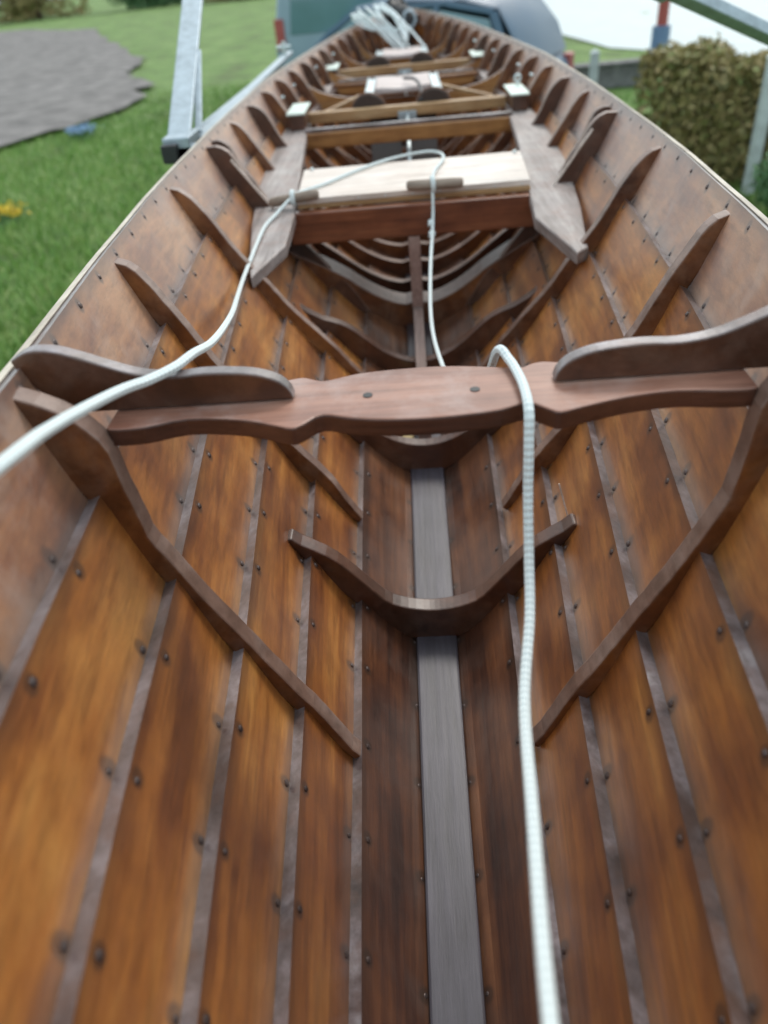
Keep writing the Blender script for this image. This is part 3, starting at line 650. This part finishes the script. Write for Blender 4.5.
# foliage things
def leaves(mb, pts, size, mi=0):
    for p in pts:
        a, b = rng.normal(size=3), rng.normal(size=3); a /= np.linalg.norm(a); b -= a*np.dot(a, b); b /= np.linalg.norm(b); s = size*(.6 + .8*rng.random())
        p = np.array(p); mb.add([p - a*s, p + b*s*.45, p + a*s, p - b*s*.45], [(0,1,2,3)], mi)
def hedge(a, b, width, h, n, name, label, mat, size=.035):
    root = empty(name, ((a[0]+b[0])/2, (a[1]+b[1])/2, -H0), label, 'hedge' if 'hedge' in name else 'shrub')
    a, b = np.array(a), np.array(b); d = b-a; L = np.linalg.norm(d); d /= L; nrm = np.array([-d[1], d[0]]); pts = []
    for i in range(n):
        u, v, w = rng.random(3)
        k = rng.random()
        if k < .5: v = 0 if rng.random() < .5 else 1
        elif k < .8: w = 1
        lump = .05*math.sin(u*L*5) + .04*math.sin(u*L*13 + 2)
        p = a + d*(u*L) + nrm*((v-.5)*width*(1 + lump*2) + rng.normal()*.035)
        pts.append((p[0], p[1], -H0 + w*(h + lump) + rng.normal()*.03))
    mb = MB(); leaves(mb, pts, size); mb.build('foliage', mat, root)
    st = MB()
    for k in range(int(L/.3)+1):
        p = a + d*min(L, .15 + k*.3); st.tube([(p[0], p[1], -H0), (p[0] + rng.normal()*.04, p[1], -H0 + h*.5), (p[0] + rng.normal()*.08, p[1], -H0 + h*.85)], [.025, .018, .008], 7)
    st.build('stem', M['ribdark'], root)
    return root
hedge((2.34,8.1), (4.3,6.4), .6, .94, 20000, 'clipped_hedge', 'low brown and green clipped hedge in front of the pale road', M['hedge'], .04)
def shrub(c, rx, rz, n, name, label, mat, size=.03, lobes=5):
    root = empty(name, (c[0], c[1], -H0), label, 'shrub'); mb = MB(); pts = []
    L = [(c[0] + rng.normal()*rx*.4, c[1] + rng.normal()*rx*.4, -H0 + rz*(.45 + .4*rng.random()), rx*(.45 + .25*rng.random())) for _ in range(lobes)]
    for i in range(n):
        l = L[rng.integers(lobes)]; v = rng.normal(size=3); v /= np.linalg.norm(v); rr = l[3]*(.6 + .45*rng.random())
        p = (l[0] + v[0]*rr, l[1] + v[1]*rr, l[2] + v[2]*rr*.9)
        if p[2] > -H0: pts.append(p)
    leaves(mb, pts, size); mb.build('crown', mat, root)
    st = MB()
    for l in L: st.tube([(c[0], c[1], -H0), ((c[0]+l[0])/2 + .03, (c[1]+l[1])/2, (l[2]-H0)/2), (l[0], l[1], l[2])], [.03, .02, .008], 7)
    st.build('trunk', M['ribdark'], root); return root
shrub((3.0,5.7), .4, .5, 5000, 'garden_shrub', 'leafy green shrub in front of the brown hedge', M['shrub'])
shrub((3.6,5.2), .5, .6, 5000, 'garden_shrub', 'dark green shrub nearest the right edge of the picture', M['shrub'])
# far bushes and trees behind the field
FAR = [(-27,66,3.0,3.2,'tall dark tree at the far left edge of the field'), (-19,68,2.6,2.6,'rounded tree beyond the gravel path'), (-12,66,2.4,2.2,'bushy tree standing beyond the meadow'), (-6,68,2.3,2.4,'pale tree beyond the meadow behind the car'), (-34,64,3.2,3.4,'broad tree outermost on the far side of the gravel')]
for x, y, rx, rz, lb in FAR:
    root = empty('tree', (x, y, -H0), lb, 'tree', 'trees beyond the meadow'); mb = MB(); pts = []; lob = [(x + rng.normal()*rx*.5, y + rng.normal()*rx*.4, -H0 + rz*(.25 + .6*rng.random()), rx*(.5 + .25*rng.random())) for _ in range(8)]
    for i in range(4200):
        l = lob[rng.integers(8)]; v = rng.normal(size=3); v /= np.linalg.norm(v); rr = l[3]*(.6 + .45*rng.random()); pts.append((l[0] + v[0]*rr, l[1] + v[1]*rr, max(-H0 + .2, l[2] + v[2]*rr)))
    leaves(mb, pts, .2); mb.build('crown', M['hedge'] if x in (-27, -12) else M['shrub'], root)
    st = MB(); st.tube([(x, y, -H0), (x + .1, y, -H0 + rz*.5), (x, y, -H0 + rz)], [.25, .18, .08], 8); st.build('trunk', M['ribdark'], root)
# flowers
for (x, y, mt, nm, lb, n) in ((-5.08,12.7,'bflower','flower_clump','clump of pale blue flowers in the grass by the gravel',160), (-4.2,7.9,'yflower','flower_clump','small clump of yellow flowers at the left edge of the grass',90)):
    root = empty(nm, (x, y, -H0), lb, 'flowers'); mb = MB(); st = MB()
    st.add([(x-.12, y-.12, -H0+.02), (x+.12, y-.12, -H0+.02), (x+.12, y+.12, -H0+.02), (x-.12, y+.12, -H0+.02), (x, y, -H0+.07)], [(0,1,4), (1,2,4), (2,3,4), (3,0,4), (3,2,1,0)])
    for i in range(n):
        px, py = x + rng.normal()*.09, y + rng.normal()*.12; h = .10 + .07*rng.random(); st.tube([(px, py, -H0), (px, py, -H0 + h)], .003, 4)
        leaves(mb, [(px + rng.normal()*.01, py, -H0 + h + .004*k) for k in range(4)], .022)
    mb.build('blossom', M[mt], root); st.build('foliage', M['shrub'], root)

# posts
def post(name, x, y, h, w, mat, label, cat):
    root = empty(name, (x, y, -H0), label, cat); mb = MB(); mb.box(x-w/2, x+w/2, y-w/2, y+w/2, -H0 - .05, -H0 + h); mb.build('shaft', mat, root, bev=.006)
    mb = MB(); mb.add([(x-w*.6, y-w*.6, -H0+h+.002), (x+w*.6, y-w*.6, -H0+h+.002), (x+w*.6, y+w*.6, -H0+h+.002), (x-w*.6, y+w*.6, -H0+h+.002), (x, y, -H0+h+w*.5)], [(0,1,2,3), (0,1,4), (1,2,4), (2,3,4), (3,0,4)]); mb.build('cap', mat, root); return root
post('post', 2.93, 6.9, 1.03, .085, M['palepost'], 'pale square post in front of the brown hedge', 'post')
post('post', 1.95, 8.9, .95, .08, M['palepost'], 'short pale post between the car and the brown hedge', 'post')
root = empty('marker_post', (4.08, 14.0, -H0), 'red marker post with a blue base, standing on the pale road behind the hedge', 'marker post')
mb = MB(); mb.tube([(4.08,14.0,-1.28),(4.08,14.0,.15)], .085, 18); mb.build('shaft', M['red'], root)
mb = MB(); mb.tube([(4.08,14.0,-1.95),(4.08,14.0,-1.281)], .14, 18); mb.build('base', M['blue'], root)
# low grey wall left of the hedge
mb = MB(); 
GW = empty('garden_wall', (2.9, 13.1, -H0), 'low grey stone wall behind the short pale post', 'wall'); mb.box(2.2, 3.75, 13, 13.25, -H0, -H0 + .3); mb.build('masonry', M['stone'], GW, bev=.01)
mb = MB(); mb.box(2.17, 3.78, 12.96, 13.29, -H0 + .302, -H0 + .34); mb.build('coping', M['stone'], GW, bev=.01)

# ------------------------------------------------------------------ car across the far end
def car():
    CX, CY = -.1, 8.65; root = empty('car', (CX, CY, -H0), 'blue-grey hatchback parked beyond the far end of the boat, its rear corner nearest', 'car')
    yaw = math.radians(155); R = Matrix.Rotation(yaw, 3, 'Z'); z0 = -H0
    def P(u, v, z): q = R @ Vector((u*.86, v, 0)); return (CX + q.x, CY + q.y, z0 + z*(1.1 if z > .4 else 1 + .1*z/.4))
    # body: stations along u with half widths; front is +u
    st = [(-1.92,.35,.62,.70),(-1.88,.30,.86,.78),(-1.75,.22,.95,.82),(-1.3,.2,.96,.84),(0,.2,.93,.85),(.9,.2,.90,.85),(1.35,.2,.84,.82),(1.75,.24,.72,.76),(1.86,.32,.58,.68)]
    mb = MB(); vs = []; n = 10
    for u, zb, zt, hw in st:
        zm = lin(zb, zt, .55)
        for v, z in ((-hw*.92, zb), (-hw, lin(zb, zm, .4)), (-hw*1.01, zm), (-hw*.98, lin(zm, zt, .7)), (-hw*.9, zt), (hw*.9, zt), (hw*.98, lin(zm, zt, .7)), (hw*1.01, zm), (hw, lin(zb, zm, .4)), (hw*.92, zb)): vs.append(P(u, v, z))
    b = mb.add(vs, [])
    for i in range(len(st)-1):
        for j in range(n): mb.f.append((b+i*n+j, b+i*n+(j+1)%n, b+(i+1)*n+(j+1)%n, b+(i+1)*n+j)); mb.mi.append(0)
    mb.f += [tuple(b+j for j in range(n)), tuple(b+(len(st)-1)*n+j for j in range(n))]; mb.mi += [0, 0]
    mb.build('body', M['carpaint'], root, smooth=True, bev=.03)
    # cabin: pillars+roof as painted shell, glass inset
    prof_b = [(-1.78,.95),(.95,.90)]; prof_t = [(-1.42,1.38),(.18,1.40)]
    rows = [(-1.80,.95,.76),(-1.70,1.18,.70),(-1.50,1.38,.60),(-1.1,1.45,.57),(-.4,1.47,.57),(.1,1.43,.58),(.45,1.27,.64),(.95,.92,.74)]
    mb = MB(); vs = []
    for u, zt, hw in rows:
        vs += [P(u, -hw, zt - .03), P(u, -hw*.9, zt), P(u, hw*.9, zt), P(u, hw, zt - .03)]
    b = mb.add(vs, [])
    for i in range(len(rows)-1):
        glassy = i in (0, 6, 5)
        for j in range(3): mb.f.append((b+i*4+j, b+i*4+j+1, b+i*4+5+j, b+i*4+4+j)); mb.mi.append(1 if (i in (0, 6) and j == 1) else 0)
    mb.build('roof', [M['carpaint'], M['carpaint']], root, smooth=True)
    for s in (-1, 1):
        def W(u, z):                              # tumblehome side plane
            t = (z-.9)/.5; return P(u, s*lin(.775, .60, t), z)
        mb = MB()
        for q in ([(-1.62,.97),(-1.42,1.29),(-.88,1.37),(-.88,.96)], [(-.82,.96),(-.82,1.375),(.0,1.385),(.0,.945)], [(.08,.945),(.08,1.37),(.16,1.335),(.42,1.20),(.80,.955),(.78,.93)]):
            o = [W(u, z) for u, z in q]; i_ = [(Vector(p) + R @ Vector((0, -s*.02, 0))) for p in o]; k = len(q)
            mb.add(o + i_, [tuple(range(k)), tuple(range(k, 2*k))] + [(a, (a+1)%k, (a+1)%k+k, a+k) for a in range(k)])
        mb.build('side_window', M['glass'], root)
        mb = MB()
        for a, c, w in (((-1.70,.95),(-1.46,1.33),.07), ((-.85,.94),(-.85,1.40),.05), ((.04,.93),(.04,1.40),.07), ((.90,.93),(.42,1.24),.05), ((.42,1.24),(.10,1.385),.05), ((-1.46,1.335),(-.95,1.405),.05), ((-.95,1.405),(.10,1.40),.04), ((-1.72,.945),(.92,.92),.04)):
            A, Cc = Vector(W(*a)), Vector(W(*c)); mb.bar(A, Cc, w, .035, tuple(R @ Vector((0, s, .3))))
        mb.build('pillar', M['carpaint'], root, bev=.008)
        mb = MB(); c = Vector(P(.62, s*.86, .98)); mb.box(-.09, .06, -.07, .07, -.055, .065, 0, Matrix.Translation(c) @ R.to_4x4()); mb.build('mirror', M['black'], root, bev=.02)
        for u in (-1.22, 1.2):
            w = MB(); c = Vector(P(u, s*.74, .31)); ax = R @ Vector((0, s, 0)); w.tube([c, c + ax*.02, c + ax*.13, c + ax*.15], [.27, .31, .31, .27], 28)
            wh = w.build('wheel', M['black'], root, smooth=False); w = MB(); w.tube([c + ax*.148, c + ax*.156], [.20, .19], 24); w.build('rim', M['chrome'], wh)
            ar = MB(); ar.tube([Vector(P(u + .36*math.cos(t), s*.845, .31 + .36*math.sin(t))) for t in np.linspace(-.1, math.pi + .1, 22)], .03, 8); ar.build('wheel_arch', M['black'], root, smooth=True)
        mb = MB(); c = Vector(P(-1.84, s*.66, .84)); mb.box(-.05, .04, -.08, .08, -.10, .09, 0, Matrix.Translation(c) @ R.to_4x4()); mb.build('tail_light', M['red'], root, bev=.02)
    mb = MB(); c = Vector(P(-1.93, 0, .42)); mb.box(-.03, .05, -.6, .6, -.1, .1, 0, Matrix.Translation(c) @ R.to_4x4()); mb.build('bumper', M['black'], root, bev=.02)
car()
def van():
    cx, cy, z0 = -.95, 12.3, -H0; root = empty('van', (cx, cy + 1.9, z0), 'silvery blue van seen from behind beyond the far end of the boat', 'van')
    pr = [(-.84,.30),(-.86,.95),(-.80,1.35),(-.70,1.80),(-.55,1.88),(.55,1.88),(.70,1.80),(.80,1.35),(.86,.95),(.84,.30)]
    mb = MB(); st = [(cy, .97, .0), (cy+.08, 1, 0), (cy+2.9, 1, 0), (cy+3.3, .97, -.3), (cy+4.1, .92, -.75)]; vs = []
    for y, k, dz in st: vs += [(cx + x*k, y, z0 + (z if z < 1.1 else max(1.1, z + dz))) for x, z in pr]
    b = mb.add(vs, []); n = len(pr)
    for i in range(len(st)-1):
        for j in range(n): mb.f.append((b+i*n+j, b+i*n+(j+1)%n, b+(i+1)*n+(j+1)%n, b+(i+1)*n+j)); mb.mi.append(0)
    mb.f += [tuple(b+j for j in range(n)), tuple(b+4*n+j for j in range(n))]; mb.mi += [0, 0]
    mb.build('body', plain('silver_blue_paint', (.26,.36,.44), .4, .2, .06, 3, .3, 0), root, bev=.02)
    mb = MB(); mb.prism([(cx-.62, z0+1.12), (cx+.62, z0+1.12), (cx+.55, z0+1.62), (cx-.55, z0+1.62)], 'Y', cy-.012, cy+.02); mb.build('rear_window', M['glass'], root, bev=.004)
    mb = MB(); mb.box(cx-.86, cx+.86, cy-.12, cy-.002, z0+.38, z0+.62); mb.build('bumper', M['black'], root, bev=.03)
    mb = MB(); mb.box(cx-.22, cx+.22, cy-.016, cy-.003, z0+.72, z0+.83); mb.build('number_plate', M['palepost'], root, bev=.004)
    for s in (-1, 1):
        mb = MB(); a, b2 = sorted((cx + s*.70, cx + s*.83)); mb.box(a, b2, cy-.03, cy+.03, z0+.95, z0+1.32); mb.build('tail_light', M['red'], root, bev=.01)
        for y in (cy+.75, cy+3.3):
            w = MB(); w.tube([(cx+s*.66, y, z0+.33), (cx+s*.70, y, z0+.33), (cx+s*.86, y, z0+.33), (cx+s*.88, y, z0+.33)], [.28, .33, .33, .28], 26); w.build('wheel', M['black'], root)
van()

# ------------------------------------------------------------------ light
wd = bpy.data.worlds.new('World'); SC.world = wd; wd.use_nodes = True; nt = wd.node_tree; nt.nodes.clear()
out = nt.nodes.new('ShaderNodeOutputWorld'); bg = nt.nodes.new('ShaderNodeBackground'); sky = nt.nodes.new('ShaderNodeTexSky')
sky.sky_type = 'NISHITA'; sky.sun_disc = False; sky.sun_elevation = math.radians(48); sky.sun_rotation = math.radians(20); sky.air_density = 1.2; sky.dust_density = 4; sky.ozone_density = 1
mx = nt.nodes.new('ShaderNodeMix'); mx.data_type = 'RGBA'; mx.inputs[0].default_value = .62; mx.inputs[7].default_value = (8.6, 9.7, 9.9, 1)
nt.links.new(sky.outputs[0], mx.inputs[6]); nt.links.new(mx.outputs[2], bg.inputs[0]); bg.inputs[1].default_value = .14; nt.links.new(bg.outputs[0], out.inputs[0])
L = bpy.data.lights.new('sun', 'SUN'); L.energy = 1.2; L.angle = math.radians(18); L.color = (1, .96, .9); sun = bpy.data.objects.new('sun', L); COL.objects.link(sun)
az, el = math.radians(20), math.radians(48); d = Vector((math.sin(az)*math.cos(el), math.cos(az)*math.cos(el), math.sin(el))); sun.rotation_euler = d.to_track_quat('Z', 'Y').to_euler(); sun.location = (0, 0, 12)

# ------------------------------------------------------------------ camera
pitch, roll, yaw = (math.radians(a) for a in (37, 5.85, 4.4))
fw = Vector((0, math.cos(pitch), -math.sin(pitch))); up = Vector((0, math.sin(pitch), math.cos(pitch))); rt = Vector((1, 0, 0))
rt2 = rt*math.cos(roll) - up*math.sin(roll); up2 = rt*math.sin(roll) + up*math.cos(roll); Z3 = Matrix.Rotation(yaw, 3, 'Z')
rt2, up2, fw = Z3 @ rt2, Z3 @ up2, Z3 @ fw
cd = bpy.data.cameras.new('camera'); cam = bpy.data.objects.new('camera', cd); COL.objects.link(cam); SC.camera = cam
cam.matrix_world = Matrix(((rt2.x, up2.x, -fw.x, 0), (rt2.y, up2.y, -fw.y, 0), (rt2.z, up2.z, -fw.z, H0), (0, 0, 0, 1)))
cd.sensor_fit = 'VERTICAL'; cd.sensor_height = 24; cd.lens = 24*740/1024; cd.clip_start = .02; cd.clip_end = 1000
cd.dof.use_dof = True; cd.dof.focus_distance = .87; cd.dof.aperture_fstop = cd.lens/1000/.0078
SC.view_settings.view_transform = 'Standard'; SC.view_settings.look = 'None'; SC.view_settings.gamma = 1; SC.view_settings.exposure = .2
SC.render.engine = 'CYCLES'; SC.cycles.use_denoising = True; SC.cycles.max_bounces = 6
